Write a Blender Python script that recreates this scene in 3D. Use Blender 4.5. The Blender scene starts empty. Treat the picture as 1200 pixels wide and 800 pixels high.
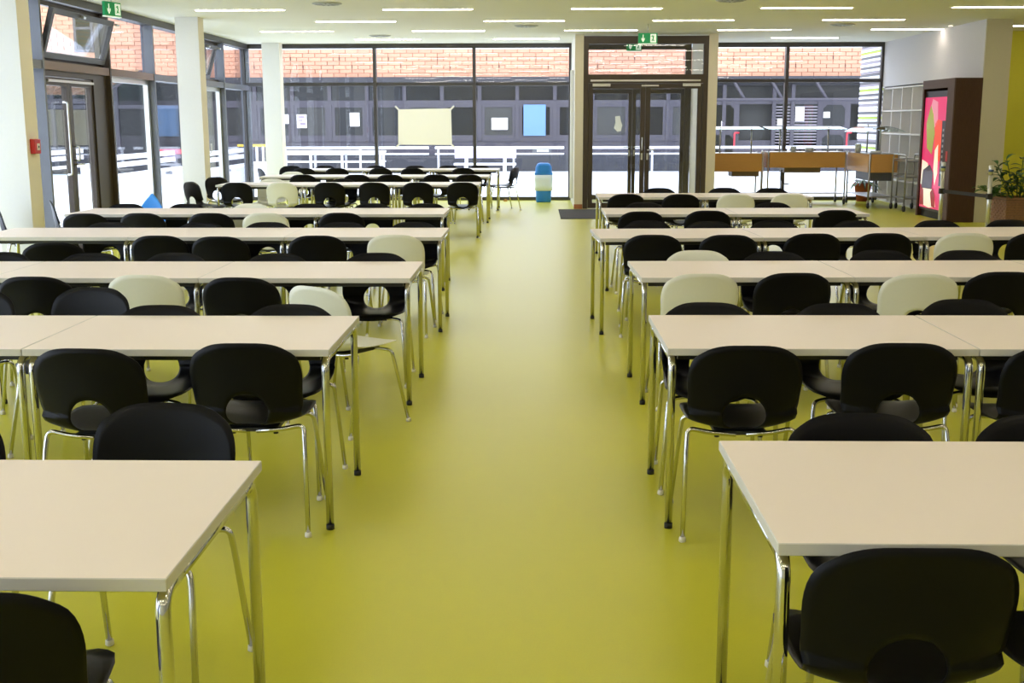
import bpy, bmesh, math, random
from mathutils import Vector, Matrix
random.seed(7)
PI = math.pi
C = bpy.context.scene.collection
# ------------------------------------------------------------------ camera
F, PITCH, YAW, ROLL, CAMH = 1368.83, 0.18642, 0.020346, -0.0019945, 1.6075
_r = Vector((math.cos(YAW), math.sin(YAW), 0))
_f = Vector((-math.sin(YAW) * math.cos(PITCH), math.cos(YAW) * math.cos(PITCH), -math.sin(PITCH)))
_u = _r.cross(_f)
_r2 = _r * math.cos(ROLL) + _u * math.sin(ROLL)
_u2 = _u * math.cos(ROLL) - _r * math.sin(ROLL)
cd = bpy.data.cameras.new('camera'); cam = bpy.data.objects.new('camera', cd); C.objects.link(cam)
cd.sensor_width = 36; cd.lens = F / 1200 * 36; cd.clip_start = .05; cd.clip_end = 500
cam.matrix_world = Matrix(((_r2.x, _u2.x, -_f.x, 0), (_r2.y, _u2.y, -_f.y, 0), (_r2.z, _u2.z, -_f.z, CAMH), (0, 0, 0, 1)))
bpy.context.scene.camera = cam
def at(px, py, Y=None, Z=None):
    """world point seen at pixel (px,py) of the 1200x800 frame at depth Y or height Z"""
    v = _r2 * (px - 600) - _u2 * (py - 400) + _f * F
    t = Y / v.y if Y is not None else (Z - CAMH) / v.z
    return Vector((v.x * t, v.y * t, v.z * t + CAMH))
# ------------------------------------------------------------------ world, light, exposure
sc = bpy.context.scene
sc.view_settings.view_transform = 'Standard'; sc.view_settings.look = 'None'
sc.view_settings.exposure = 0.0; sc.view_settings.gamma = 1.0; sc.view_settings.use_curve_mapping = False
w = bpy.data.worlds.new('overcast_sky'); sc.world = w; w.use_nodes = True
bg = w.node_tree.nodes['Background']; bg.inputs[0].default_value = (.82, .91, 1, 1); bg.inputs[1].default_value = 4.6
LAMP = (1.0, .87, .73); LAMP_E = 27.0
def portal(name, loc, rot, sx, sy):
    l = bpy.data.lights.new(name, 'AREA'); l.shape = 'RECTANGLE'; l.size = sx; l.size_y = sy; l.cycles.is_portal = True
    o = bpy.data.objects.new(name, l); o.location = loc; o.rotation_euler = rot; C.objects.link(o)
portal('window_portal', (-6.12, 9.6, 1.6), (PI / 2, 0, -PI / 2), 30, 3.1)
portal('window_portal', (.6, 24.5, 1.6), (-PI / 2, 0, 0), 13.4, 3.1)
# ------------------------------------------------------------------ materials
def mat(name, col, rough=.5, metal=0, noise=0, scale=20, bump=0, emit=None, es=0, rnd=0, spec=.5, stretch=None, coat=0):
    m = bpy.data.materials.new(name); m.use_nodes = True; nt = m.node_tree; b = nt.nodes['Principled BSDF']
    b.inputs['Base Color'].default_value = (*col, 1); b.inputs['Roughness'].default_value = rough
    b.inputs['Metallic'].default_value = metal; b.inputs['Specular IOR Level'].default_value = spec
    if coat: b.inputs['Coat Weight'].default_value = coat; b.inputs['Coat Roughness'].default_value = .12
    tc = nt.nodes.new('ShaderNodeTexCoord'); nz = nt.nodes.new('ShaderNodeTexNoise'); nz.inputs['Scale'].default_value = scale
    nz.inputs['Detail'].default_value = 4
    src = tc.outputs['Object']
    if stretch:
        mp = nt.nodes.new('ShaderNodeMapping'); mp.inputs['Scale'].default_value = stretch
        nt.links.new(src, mp.inputs[0]); src = mp.outputs[0]
    nt.links.new(src, nz.inputs['Vector'])
    if noise or rnd:
        h = nt.nodes.new('ShaderNodeHueSaturation'); h.inputs['Color'].default_value = (*col, 1)
        mr = nt.nodes.new('ShaderNodeMapRange'); mr.inputs['To Min'].default_value = 1 - noise; mr.inputs['To Max'].default_value = 1 + noise
        nt.links.new(nz.outputs['Fac'], mr.inputs['Value'])
        if rnd:
            oi = nt.nodes.new('ShaderNodeObjectInfo'); m2 = nt.nodes.new('ShaderNodeMapRange')
            m2.inputs['To Min'].default_value = 1 - rnd; m2.inputs['To Max'].default_value = 1 + rnd
            nt.links.new(oi.outputs['Random'], m2.inputs['Value'])
            mm = nt.nodes.new('ShaderNodeMath'); mm.operation = 'MULTIPLY'
            nt.links.new(mr.outputs[0], mm.inputs[0]); nt.links.new(m2.outputs[0], mm.inputs[1]); nt.links.new(mm.outputs[0], h.inputs['Value'])
        else: nt.links.new(mr.outputs[0], h.inputs['Value'])
        nt.links.new(h.outputs[0], b.inputs['Base Color'])
    if bump:
        bp = nt.nodes.new('ShaderNodeBump'); bp.inputs['Strength'].default_value = bump; bp.inputs['Distance'].default_value = .005
        nt.links.new(nz.outputs['Fac'], bp.inputs['Height']); nt.links.new(bp.outputs[0], b.inputs['Normal'])
    if emit: b.inputs['Emission Color'].default_value = (*emit, 1); b.inputs['Emission Strength'].default_value = es
    return m
def glass_mat(name, tint=(1, 1, 1), refl=1.5):
    m = bpy.data.materials.new(name); m.use_nodes = True; nt = m.node_tree
    for n in list(nt.nodes): nt.nodes.remove(n)
    o = nt.nodes.new('ShaderNodeOutputMaterial'); mx = nt.nodes.new('ShaderNodeMixShader'); t = nt.nodes.new('ShaderNodeBsdfTransparent')
    g = nt.nodes.new('ShaderNodeBsdfGlossy'); fr = nt.nodes.new('ShaderNodeFresnel')
    t.inputs[0].default_value = (*tint, 1); g.inputs['Roughness'].default_value = .01; fr.inputs[0].default_value = refl
    ge = nt.nodes.new('ShaderNodeNewGeometry'); mr = nt.nodes.new('ShaderNodeMapRange'); mr.inputs['To Min'].default_value = refl; mr.inputs['To Max'].default_value = 1 / refl
    nt.links.new(ge.outputs['Backfacing'], mr.inputs['Value']); nt.links.new(mr.outputs[0], fr.inputs[0])   # the exit face reflects like the entry face
    nt.links.new(fr.outputs[0], mx.inputs[0]); nt.links.new(t.outputs[0], mx.inputs[1]); nt.links.new(g.outputs[0], mx.inputs[2]); nt.links.new(mx.outputs[0], o.inputs[0])
    return m
M = dict(
    floor=mat('lime_linoleum', (.57, .555, .042), .30, noise=.05, scale=150, spec=.32),
    top=mat('table_laminate', (.81, .715, .66), .38, noise=.015, scale=200),
    edge=mat('table_edge', (.62, .60, .58), .45),
    black=mat('black_plastic', (.003, .003, .005), .36, spec=.16),
    cream=mat('cream_plastic', (.80, .80, .70), .4, noise=.02, scale=90),
    blue=mat('blue_plastic', (.02, .25, .72), .35),
    chrome=mat('chrome', (.64, .64, .66), .10, 1),
    rubber=mat('black_rubber', (.012, .012, .012), .6),
    glide=mat('clear_glide', (.75, .72, .66), .3),
    beam=mat('dark_beam', (.02, .02, .022), .5),
    white=mat('white_plaster', (.80, .80, .78), .8, noise=.02, scale=30),
    cream_wall=mat('beige_plaster', (.72, .66, .52), .8, noise=.03, scale=30), col_shade=mat('shaded_column_plaster', (.86, .79, .66), .8), end_wall=mat('olive_beige_plaster', (.52, .47, .33), .8, noise=.03, scale=30),  # the columns' second plaster carries the shade of their room-side face
    lav=mat('pale_grey_plaster', (.62, .60, .62), .8, noise=.03, scale=30),
    lime_wall=mat('lime_wall', (.62, .58, .04), .7, noise=.04, scale=20),
    frame=mat('anthracite_frame', (.055, .05, .05), .4, noise=.1),
    frame_grey=mat('slate_grey_frame', (.13, .14, .17), .35, noise=.05),
    frame_brown=mat('umber_frame', (.050, .034, .022), .4, noise=.1),
    rail_red=mat('reddish_transom', (.20, .12, .09), .4),
    alu=mat('aluminium', (.62, .62, .60), .3, .8),
    glass=glass_mat('window_glass', (.95, .96, .98), 1.45),
    sneeze=glass_mat('tinted_glass', (.75, .88, .84), 1.6),
    mat=mat('doormat_pile', (.045, .040, .042), .95, bump=.6, scale=300),
    wood=mat('cart_oak', (.52, .27, .07), .45, noise=.12, scale=18, stretch=(1, 1, 12)),
    box=mat('brown_box', (.16, .11, .05), .5), boxg=mat('grey_box', (.11, .11, .12), .5),
    steel=mat('stainless', (.45, .43, .42), .3, .9),
    dwood=mat('dark_walnut', (.062, .030, .016), .6, spec=.2, noise=.55, scale=12, stretch=(14, 14, .6)),
    fwood=mat('dark_walnut_front', (.11, .07, .06), .6, spec=.2, noise=.3, scale=12, stretch=(14, 14, .6)),
    shelf=mat('shelf_white', (.78, .75, .72), .6), shelf_b=mat('shelf_back', (.62, .64, .80), .7),
    red=mat('red_plastic', (.55, .015, .01), .35),
    terra=mat('terracotta', (.33, .07, .03), .7, noise=.1), skirting=mat('terracotta_skirting', (.33, .12, .05), .6),
    green_sign=mat('sign_green', (.0, .22, .07), .4, emit=(0, .35, .10), es=.25),
    sign_white=mat('sign_white', (.85, .9, .8), .4, emit=(.9, 1, .85), es=.5),
    paper=mat('paper', (.86, .84, .82), .8), paper_cream=mat('cream_paper', (.88, .86, .76), .8, noise=.02, scale=4),
    ink=mat('print_grey', (.30, .24, .30), .8), paper_blue=mat('blue_poster', (.13, .25, .46), .6),
    bin_blue=mat('bin_blue', (.015, .20, .62), .4), liner=mat('bin_liner', (.72, .80, .86), .35, bump=1, scale=25),
    leaf=mat('leaf', (.035, .10, .018), .5, rnd=.3), wick=mat('wicker', (.26, .13, .06), .7, noise=.3, scale=60, bump=.6),
    wick2=mat('wicker_dark', (.17, .08, .04), .7, noise=.3, scale=60),
    belt=mat('black_belt', (.02, .018, .018), .7), bluetag=mat('blue_cap', (.05, .09, .2), .5),
    snow=mat('snowy_paving', (.82, .84, .90), .8, noise=.06, scale=.5, bump=.1),
    brick=mat('orange_brick', (.61, .30, .195), .85, noise=.10, scale=1.2, rnd=.10), mortar=mat('mortar', (.50, .27, .18), .9, noise=.1, scale=2),
    joint=mat('dark_weep', (.10, .05, .04), .9),
    fac=mat('purple_grey_frame', (.062, .054, .070), .6, noise=.05), fac_d=mat('dark_panel', (.035, .033, .042), .6, noise=.15, scale=3),
    glass_d=mat('dark_window', (.016, .016, .018), .12, noise=.5, scale=1.5, spec=.3),
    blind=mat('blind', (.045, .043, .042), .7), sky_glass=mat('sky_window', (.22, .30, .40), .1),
    rail_w=mat('white_rail', (.80, .80, .84), .5), lilac=mat('lilac_panel', (.62, .54, .68), .6),
    plinth=mat('plinth', (.055, .054, .064), .8, noise=.3, scale=8, stretch=(6, 6, .6)),
    yellow=mat('yellow_post', (.7, .5, .05), .5), redh=mat('red_handle', (.65, .05, .07), .4),
    st_w=mat('slat_white', (.80, .80, .86), .6), st_g=mat('slat_grey', (.12, .115, .13), .6), st_m=mat('slat_mauve', (.30, .26, .30), .6), st_l=mat('slat_lime', (.42, .55, .06), .6),
    magenta=mat('print_magenta', (.6, .02, .12), .3, emit=(.8, .03, .16), es=.55), pink=mat('print_pink', (.8, .25, .35), .3, emit=(.9, .35, .45), es=.45),
    orange=mat('print_orange', (.75, .07, .01), .3, emit=(.9, .06, .01), es=.55), olive=mat('print_olive', (.30, .32, .04), .3, emit=(.40, .42, .05), es=.45),
    pcream=mat('print_cream', (.8, .75, .6), .3, emit=(.9, .85, .65), es=.55),
    choc=mat('print_chocolate', (.05, .01, .01), .3), panel=mat('keypad_black', (.015, .015, .016), .3),
    lamp=mat('lamp_diffuser', (.9, .88, .84), .5, emit=LAMP, es=LAMP_E),
    spot=mat('spot_lens', (.9, .85, .7), .5, emit=(1, .8, .5), es=8),
    vent=mat('vent_grey', (.42, .42, .38), .5), vent_d=mat('vent_slot', (.08, .08, .07), .6),
    cable=mat('black_cable', (.02, .02, .02), .5), cup=mat('grey_goods', (.5, .5, .5), .4),
)
def paper_mat(name, col):
    m = bpy.data.materials.new(name); m.use_nodes = True; nt = m.node_tree; b = nt.nodes['Principled BSDF']; o = nt.nodes['Material Output']
    b.inputs['Base Color'].default_value = (*col, 1); b.inputs['Roughness'].default_value = .9
    tr = nt.nodes.new('ShaderNodeBsdfTranslucent'); tr.inputs[0].default_value = (*col, 1); mx = nt.nodes.new('ShaderNodeMixShader'); mx.inputs[0].default_value = .45
    nt.links.new(b.outputs[0], mx.inputs[1]); nt.links.new(tr.outputs[0], mx.inputs[2]); nt.links.new(mx.outputs[0], o.inputs[0])
    return m
def ceiling_mat():
    m = bpy.data.materials.new('perforated_ceiling'); m.use_nodes = True; nt = m.node_tree; b = nt.nodes['Principled BSDF']
    b.inputs['Roughness'].default_value = .85
    tc = nt.nodes.new('ShaderNodeTexCoord'); mp = nt.nodes.new('ShaderNodeMapping'); mp.inputs['Scale'].default_value = (16, 16, 16)
    wv = nt.nodes.new('ShaderNodeTexVoronoi'); wv.inputs['Randomness'].default_value = 0; wv.inputs['Scale'].default_value = 1
    r = nt.nodes.new('ShaderNodeValToRGB'); r.color_ramp.elements[0].position = .20; r.color_ramp.elements[0].color = (.44, .44, .38, 1)
    r.color_ramp.elements[1].position = .26; r.color_ramp.elements[1].color = (.80, .79, .70, 1)
    nt.links.new(tc.outputs['Object'], mp.inputs[0]); nt.links.new(mp.outputs[0], wv.inputs['Vector'])
    nt.links.new(wv.outputs['Distance'], r.inputs[0]); nt.links.new(r.outputs[0], b.inputs['Base Color'])
    return m
M['ceil'] = ceiling_mat()
M['paper_cream'] = paper_mat('translucent_paper', (.88, .85, .74))
# ------------------------------------------------------------------ mesh helpers
def obj(name, me, m=None, parent=None, loc=(0, 0, 0), rot=(0, 0, 0), **props):
    if isinstance(me, bmesh.types.BMesh):
        bm = me; me = bpy.data.meshes.new(name); bm.to_mesh(me); bm.free()
    if m is not None and not me.materials:
        for k in (m if isinstance(m, (list, tuple)) else [m]): me.materials.append(k)
    o = bpy.data.objects.new(name, me); C.objects.link(o)
    o.location = loc; o.rotation_euler = rot
    if parent: o.parent = parent
    for k, v in props.items(): o[k] = v
    return o
def thing(name, label, cat, loc=(0, 0, 0), rz=0, group=None, kind=None):
    o = bpy.data.objects.new(name, None); C.objects.link(o); o.location = loc; o.rotation_euler = (0, 0, rz); o.empty_display_size = .1
    o['label'] = label; o['category'] = cat
    if group: o['group'] = group
    if kind: o['kind'] = kind
    return o
def struct(name, kindlabel=None):
    o = bpy.data.objects.new(name, None); C.objects.link(o); o['kind'] = 'structure'
    if kindlabel: o['label'] = kindlabel
    return o
def box(bm, x0, x1, y0, y1, z0, z1, mi=0):
    v = [bm.verts.new(p) for p in ((x0, y0, z0), (x1, y0, z0), (x1, y1, z0), (x0, y1, z0), (x0, y0, z1), (x1, y0, z1), (x1, y1, z1), (x0, y1, z1))]
    for f in ((0, 3, 2, 1), (4, 5, 6, 7), (0, 1, 5, 4), (1, 2, 6, 5), (2, 3, 7, 6), (3, 0, 4, 7)):
        fc = bm.faces.new([v[i] for i in f]); fc.material_index = mi
    return v
def B(*boxes, bev=0):
    bm = bmesh.new()
    for b in boxes: box(bm, *b)
    if bev: bmesh.ops.bevel(bm, geom=bm.edges[:], offset=bev, segments=2, affect='EDGES', profile=.5)
    return bm
def rounded(pts, r, n=5):
    pts = [Vector(p) for p in pts]; out = [pts[0]]
    for a, b, c in zip(pts, pts[1:], pts[2:]):
        rr = min(r, (a - b).length * .49, (c - b).length * .49)
        p, q = b + (a - b).normalized() * rr, b + (c - b).normalized() * rr
        for i in range(n + 1):
            t = i / n; out.append(p * (1 - t) ** 2 + b * 2 * t * (1 - t) + q * t * t)
    out.append(pts[-1]); return out
def tube(bm, pts, rad, n=10, r=0, caps=True, rads=None):
    if r: pts = rounded(pts, r)
    pts = [Vector(p) for p in pts]; rings = []; prev = None
    for i, p in enumerate(pts):
        t = (pts[min(i + 1, len(pts) - 1)] - pts[max(i - 1, 0)]).normalized()
        if prev is None: a = t.orthogonal().normalized()
        else: a = (prev - t * prev.dot(t)).normalized()
        prev = a; b = t.cross(a); rr = rads[i] if rads else rad
        rings.append([bm.verts.new(p + (a * math.cos(2 * PI * k / n) + b * math.sin(2 * PI * k / n)) * rr) for k in range(n)])
    for A, Bb in zip(rings, rings[1:]):
        for k in range(n):
            f = bm.faces.new((A[k], A[(k + 1) % n], Bb[(k + 1) % n], Bb[k])); f.smooth = True
    if caps: bm.faces.new(rings[0][::-1]); bm.faces.new(rings[-1])
    return bm
def T(pts, rad, n=10, r=0): return tube(bmesh.new(), pts, rad, n, r)
def lathe(prof, n=24, bm=None, c=(0, 0)):
    bm = bm or bmesh.new(); rings = []
    for rr, z in prof: rings.append([bm.verts.new((c[0] + rr * math.cos(2 * PI * k / n), c[1] + rr * math.sin(2 * PI * k / n), z)) for k in range(n)])
    for A, Bb in zip(rings, rings[1:]):
        for k in range(n):
            f = bm.faces.new((A[k], A[(k + 1) % n], Bb[(k + 1) % n], Bb[k])); f.smooth = True
    bm.faces.new(rings[0][::-1]); bm.faces.new(rings[-1]); return bm
def plate(poly, th, plane='xz'):
    """extruded polygon: poly in plane, thickness th along the missing axis, front at 0"""
    bm = bmesh.new(); n = len(poly)
    def P(a, b, t): return (a, t, b) if plane == 'xz' else ((t, a, b) if plane == 'yz' else (a, b, t))
    A = [bm.verts.new(P(a, b, 0)) for a, b in poly]; Bv = [bm.verts.new(P(a, b, th)) for a, b in poly]
    bm.faces.new(A); bm.faces.new(Bv[::-1])
    for i in range(n): bm.faces.new((A[i], Bv[i], Bv[(i + 1) % n], A[(i + 1) % n]))
    bmesh.ops.recalc_face_normals(bm, faces=bm.faces[:]); return bm
def copy_tree(o, parent=None):
    c = o.copy(); C.objects.link(c); c.parent = parent
    for ch in list(o.children): copy_tree(ch, c)
    return c
ORD = ['first', 'second', 'third', 'fourth', 'fifth', 'sixth', 'seventh', 'eighth', 'ninth', 'tenth', 'eleventh', 'twelfth', 'thirteenth']
H = 3.15
# ================================================================== structure
o = obj('floor', B((-6.12, 11.2, -5.0, 24.42, -.12, 0)), M['floor']); o['kind'] = 'structure'; o['label'] = 'glossy lime green linoleum floor'
o = obj('ceiling', B((-6.12, 11.2, -5.0, 24.42, H, H + .2)), M['ceil']); o['kind'] = 'structure'; o['label'] = 'white perforated acoustic ceiling'
o = obj('wall_front', B((-6.1, 11.2, -5.2, -5.0, 0, H)), M['white']); o['kind'] = 'structure'
o = obj('wall_right', B((11.0, 11.2, -5.0, 24.42, 0, H)), M['white']); o['kind'] = 'structure'
# bulkhead wall on the right with shelf niche below
o = obj('wall_alcove', B((7.0, 7.40, 18.9, 20.5, 0, H), (7.0, 7.40, 20.5, 24.3, 2.27, H), (7.36, 7.40, 20.5, 24.3, 0, 2.27)), M['lav'])
o['kind'] = 'structure'; o['label'] = 'pale lavender grey wall above the cube shelves'
o = obj('wall_end', B((7.0, 7.40, 18.86, 18.9, 0, H)), M['end_wall']); o['kind'] = 'structure'; o['label'] = 'beige narrow wall end beside the dark wooden housing'
o = obj('wall_corridor', B((7.40, 11.0, 21.4, 21.55, 0, H)), M['lime_wall']); o['kind'] = 'structure'; o['label'] = 'lime green wall behind the potted plant'
# outside ground
o = obj('courtyard_ground', B((-60, 60, 24.42, 70, -.12, -.005), (-60, -6.12, -20, 24.42, -.12, -.005)), M['snow']); o['kind'] = 'structure'; o['label'] = 'bright snowy paving of the courtyard'

def pane(parent, *b): return obj('pane', B(b), M['glass'], parent)
# ---- back glazing left: x -5.98 .. 0.70 at Y 24.3
def glazing(name, x0, x1, mull, Y, label, ztr=2.35, m='frame'):
    g = struct(name, label); z1 = H
    obj('frame', B((x0, x1, Y - .04, Y + .06, H - .09, H), (x0, x1, Y - .04, Y + .06, 0, .07), (x0, x0 + .05, Y - .04, Y + .06, .07, H - .09), (x1 - .05, x1, Y - .04, Y + .06, .07, H - .09)), M[m], g)
    xs = [x0 + .05] + mull + [x1 - .05]
    for x in mull: obj('mullion', B((x - .032, x + .032, Y - .09, Y + .06, .07, H - .09)), M[m], g)
    e = [x0 + .05] + [v for x in mull for v in (x - .032, x + .032)] + [x1 - .05]
    for a, b in zip(e[::2], e[1::2]):
        obj('transom', B((a, b, Y - .03, Y + .05, ztr - .035, ztr + .035)), M[m], g)
        pane(g, a, b, Y, Y + .02, .07, ztr - .035); pane(g, a, b, Y, Y + .02, ztr + .035, H - .09)
    return g
glazing('window_1', -5.98, .72, [-3.27, -1.25], 24.3, 'wide glazed wall at the back, left of the double door')
glazing('window_2', 3.30, 7.0, [5.06], 24.3, 'glazed wall behind the buffet carts, right of the double door', 2.40)
# ---- vestibule
vx0, vx1, vy = .72, 3.30, 21.88
o = obj('wall_vestibule_left', B((vx0, .86, vy, 24.3, 0, H)), M['white']); o['kind'] = 'structure'
o = obj('wall_vestibule_right', B((3.15, vx1, vy, 24.3, 0, H)), M['cream_wall']); o['kind'] = 'structure'
o = obj('trim_1', B((.715, .87, vy - .03, vy, 0, H)), M['cream_wall']); o['kind'] = 'structure'; o['label'] = 'beige pier left of the double door'
o = obj('trim_2', B((3.14, 3.305, vy - .03, vy, 0, H)), M['cream_wall']); o['kind'] = 'structure'; o['label'] = 'beige pier right of the double door'
o = obj('baseboard_back', B((.71, .865, vy - .045, vy - .03, 0, .085)), M['skirting']); o['kind'] = 'structure'; o['label'] = 'terracotta skirting at the pier foot'
# metal strip on the vestibule side
o = obj('trim_3', B((.66, .715, 22.6, 22.9, .15, 2.55)), M['white']); o['kind'] = 'structure'; o['label'] = 'slim white service duct on the vestibule side wall'
def leaf(parent, name, x0, x1, Y, z0, z1, st, top, bot, m, handle=None):
    d = obj(name, B((x0, x0 + st, Y, Y + .06, z0, z1), (x1 - st, x1, Y, Y + .06, z0, z1), (x0 + st, x1 - st, Y, Y + .06, z1 - top, z1), (x0 + st, x1 - st, Y, Y + .06, z0, z0 + bot)), M[m], parent)
    obj('pane', B((x0 + st, x1 - st, Y + .02, Y + .04, z0 + bot, z1 - top)), M['glass'], d)
    if handle:
        hx, sgn = handle
        obj('door_handle', T([(hx, Y - .005, 1.08), (hx, Y - .06, 1.08), (hx, Y - .06, 1.30), (hx, Y - .005, 1.30)] if sgn == 0 else [(hx, Y - .005, 1.08), (hx, Y - .055, 1.08), (hx + sgn * .13, Y - .055, 1.08)], .011, 8, .03), M['alu'], d)
        obj('lock_plate', B((hx - .016, hx + .016, Y - .008, Y, .90, 1.02)), M['alu'], d)
    return d
d = struct('door_1', 'dark brown framed glazed double door under the hanging exit sign')
Y = vy - .02
obj('frame', B((.87, .96, Y, Y + .10, 0, 3.12), (3.05, 3.14, Y, Y + .10, 0, 3.12), (.96, 3.05, Y, Y + .10, 2.98, 3.12), (.96, 3.05, Y, Y + .10, 2.28, 2.44)), M['frame_brown'], d)
pane(d, .96, 3.05, Y + .04, Y + .06, 2.44, 2.98)
leaf(d, 'door_leaf', .965, 2.005, Y + .02, .01, 2.275, .085, .09, .10, 'frame_brown', (1.955, 0))
leaf(d, 'door_leaf', 2.012, 3.045, Y + .02, .01, 2.275, .085, .09, .10, 'frame_brown', (2.06, 1))
obj('closer_rail', B((1.0, 3.0, Y - .03, Y, 2.315, 2.345)), M['alu'], d)
for a, b in ((1.04, 1.36), (1.93, 2.24), (2.68, 3.0)): obj('door_closer', B((a, b, Y - .045, Y, 2.225, 2.275 if a != 1.93 else 2.25)), M['alu'], d)
d = struct('door_2', 'outer double door of the vestibule')
Y = 24.26
obj('frame', B((.87, 1.0, Y, Y + .10, 0, H), (3.02, 3.14, Y, Y + .10, 0, H), (1.0, 3.02, Y, Y + .10, 3.02, H), (1.0, 3.02, Y, Y + .10, 2.25, 2.36)), M['frame_brown'], d)
pane(d, 1.0, 3.02, Y + .04, Y + .06, 2.36, 3.02)
leaf(d, 'door_leaf', 1.005, 1.96, Y + .02, .01, 2.24, .07, .09, .10, 'frame_brown', (1.91, -1))
leaf(d, 'door_leaf', 1.967, 3.015, Y + .02, .01, 2.24, .07, .09, .10, 'frame_brown', (2.01, 1))
pp = at(725, 145, Y=24.2)
poly = [(-.07, .15), (.03, .16), (.05, .05), (.08, -.03), (.05, -.15), (-.02, -.16), (-.09, -.09), (-.06, .02)]
o = obj('paper_notice', plate(poly, .004), M['paper_cream'], loc=(pp.x, Y + .012, pp.z)); o['label'] = 'small torn white paper stuck on the double door pane'; o['category'] = 'notice'
# ---- left glazing wall
GX = -6.03; IX = -5.85
posts = [14.17, 16.40, 18.30, 20.35, 22.42, 24.38]
p = 14.17
while p > -5.0: p -= 2.05; posts.insert(0, max(p, -4.98))
n = 3
for i, (a, b) in enumerate(zip(posts, posts[1:])):
    n += 1
    is_door = abs(a - 14.17) < .01
    lab = 'left-hand glazed bay, floor to ceiling'
    if is_door: lab = 'glazed left bay with a double door under a tilted window'
    g = struct('window_%d' % n, lab)
    pm = 'frame_brown' if abs(b - 16.40) < .01 or False else 'frame_grey'
    obj('post', B((GX, IX, b - .05, b, 0, H - .10)), M[pm], g)
    if i == 0: obj('post', B((GX, IX, a, a + .02, 0, H - .10)), M['frame_grey'], g)
    obj('head', B((GX, IX + .005, a, b, H - .10, H)), M['frame'], g)
    obj('sill', B((GX, GX + .08, a, b - .05, 0, .07)), M['frame_grey'], g)
    obj('transom', B((GX, IX - .01, a, b - .05, 2.23, 2.33)), M['rail_red'] if a > 13 and a < 18 else M['frame_grey'], g)
    awn = abs(a - 14.17) < .01 or abs(a - 20.35) < .01
    if awn:
        L = b - .05 - a
        L2 = L if is_door else L * .62
        obj('frame', B((GX, GX + .07, a, a + L, 2.33, 2.38), (GX, GX + .07, a, a + L, 3.0, 3.05), (GX, GX + .07, a + L2 - .05, a + L2, 2.38, 3.0), (GX, GX + .07, a, a + .05, 2.38, 3.0)), M['frame_brown'], g)
        if not is_door: pane(g, GX + .02, GX + .04, a + L2, a + L, 2.38, 3.0)
        hgt = .60
        s = obj('tilt_sash', B((0, .06, 0, L2 - .14, 0, .07), (0, .06, 0, L2 - .14, hgt - .07, hgt), (0, .06, 0, .07, .07, hgt - .07), (0, .06, L2 - .21, L2 - .14, .07, hgt - .07)), M['frame'], g, (GX + .075, a + .07, 2.385), (0, math.radians(17), 0))
        obj('pane', B((.02, .04, .07, L2 - .21, .07, hgt - .07)), M['glass'], s)
        for yy in (.45, 1.0):
            obj('catch', B((.06, .10, yy * L2 - .12, yy * L2 - .04, hgt - .05, hgt - .02)), M['alu'], s)
        obj('stay_arm', T([(GX + .06, a + L2 - .09, 2.42), (GX + .21, a + L2 - .1, 2.75)], .008, 6), M['alu'], g)
    else:
        pane(g, GX + .02, GX + .04, a, b - .05, 2.33, H - .10)
    z1 = 2.23
    if is_door:
        obj('door_frame', B((GX, GX + .12, a, a + .10, .07, z1), (GX, GX + .12, 15.86, b - .05, .07, z1), (GX, GX + .12, a + .10, 15.86, 2.16, z1)), M['frame_brown'], g)
        for k, (ya, yb) in enumerate(((a + .11, 15.06), (15.07, 15.85))):
            dl = obj('door_leaf', B((GX + .03, GX + .10, ya, ya + .08, .02, 2.15), (GX + .03, GX + .10, yb - .08, yb, .02, 2.15), (GX + .03, GX + .10, ya + .08, yb - .08, 2.05, 2.15), (GX + .03, GX + .10, ya + .08, yb - .08, .02, .14)), M['frame_brown'], g)
            obj('pane', B((GX + .06, GX + .075, ya + .08, yb - .08, .14, 2.05)), M['glass'], dl)
            if k == 0: obj('pull_bar', T([(GX + .10, ya + .55, .95), (GX + .16, ya + .55, .95), (GX + .16, ya + .55, 1.85), (GX + .10, ya + .55, 1.85)], .013, 8, .03), M['alu'], dl)
            else:
                obj('door_handle', T([(GX + .10, ya + .04, 1.07), (GX + .16, ya + .04, 1.07), (GX + .16, ya + .18, 1.07)], .011, 8, .02), M['alu'], dl)
                obj('pull_handle', T([(GX + .10, ya + .02, 1.12), (GX + .17, ya + .02, 1.12), (GX + .17, ya + .02, 1.3), (GX + .10, ya + .02, 1.3)], .011, 8, .03), M['alu'], dl)
        obj('closer_rail', B((GX + .12, GX + .15, a + .15, 15.8, 2.09, 2.12)), M['alu'], g)
    else:
        # casement leafs with pale frames
        m_ = (a + b - .05) / 2 if abs(a - 20.35) < .01 or abs(a - 16.40) < .01 else None
        if m_:
            y0, y1 = a, b - .05
            if abs(a - 16.40) < .01: y1 = 17.4
            for (ya, yb) in (((y0, m_), (m_, y1)) if abs(a - 20.35) < .01 else ((y0, y1 + .84),)):
                dl = obj('casement', B((GX + .02, GX + .09, ya, ya + .07, .07, z1), (GX + .02, GX + .09, yb - .07, yb, .07, z1), (GX + .02, GX + .09, ya + .07, yb - .07, z1 - .07, z1), (GX + .02, GX + .09, ya + .07, yb - .07, .07, .16)), M['alu'], g)
                obj('pane', B((GX + .045, GX + .06, ya + .07, yb - .07, .16, z1 - .07)), M['glass'], dl)
                obj('window_handle', T([(GX + .09, ya + .035, 1.05), (GX + .14, ya + .035, 1.05), (GX + .14, ya + .035, 1.22)], .010, 6, .02), M['alu'], dl)
        else:
            pane(g, GX + .02, GX + .04, a, b - .05, .07, z1)
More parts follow.
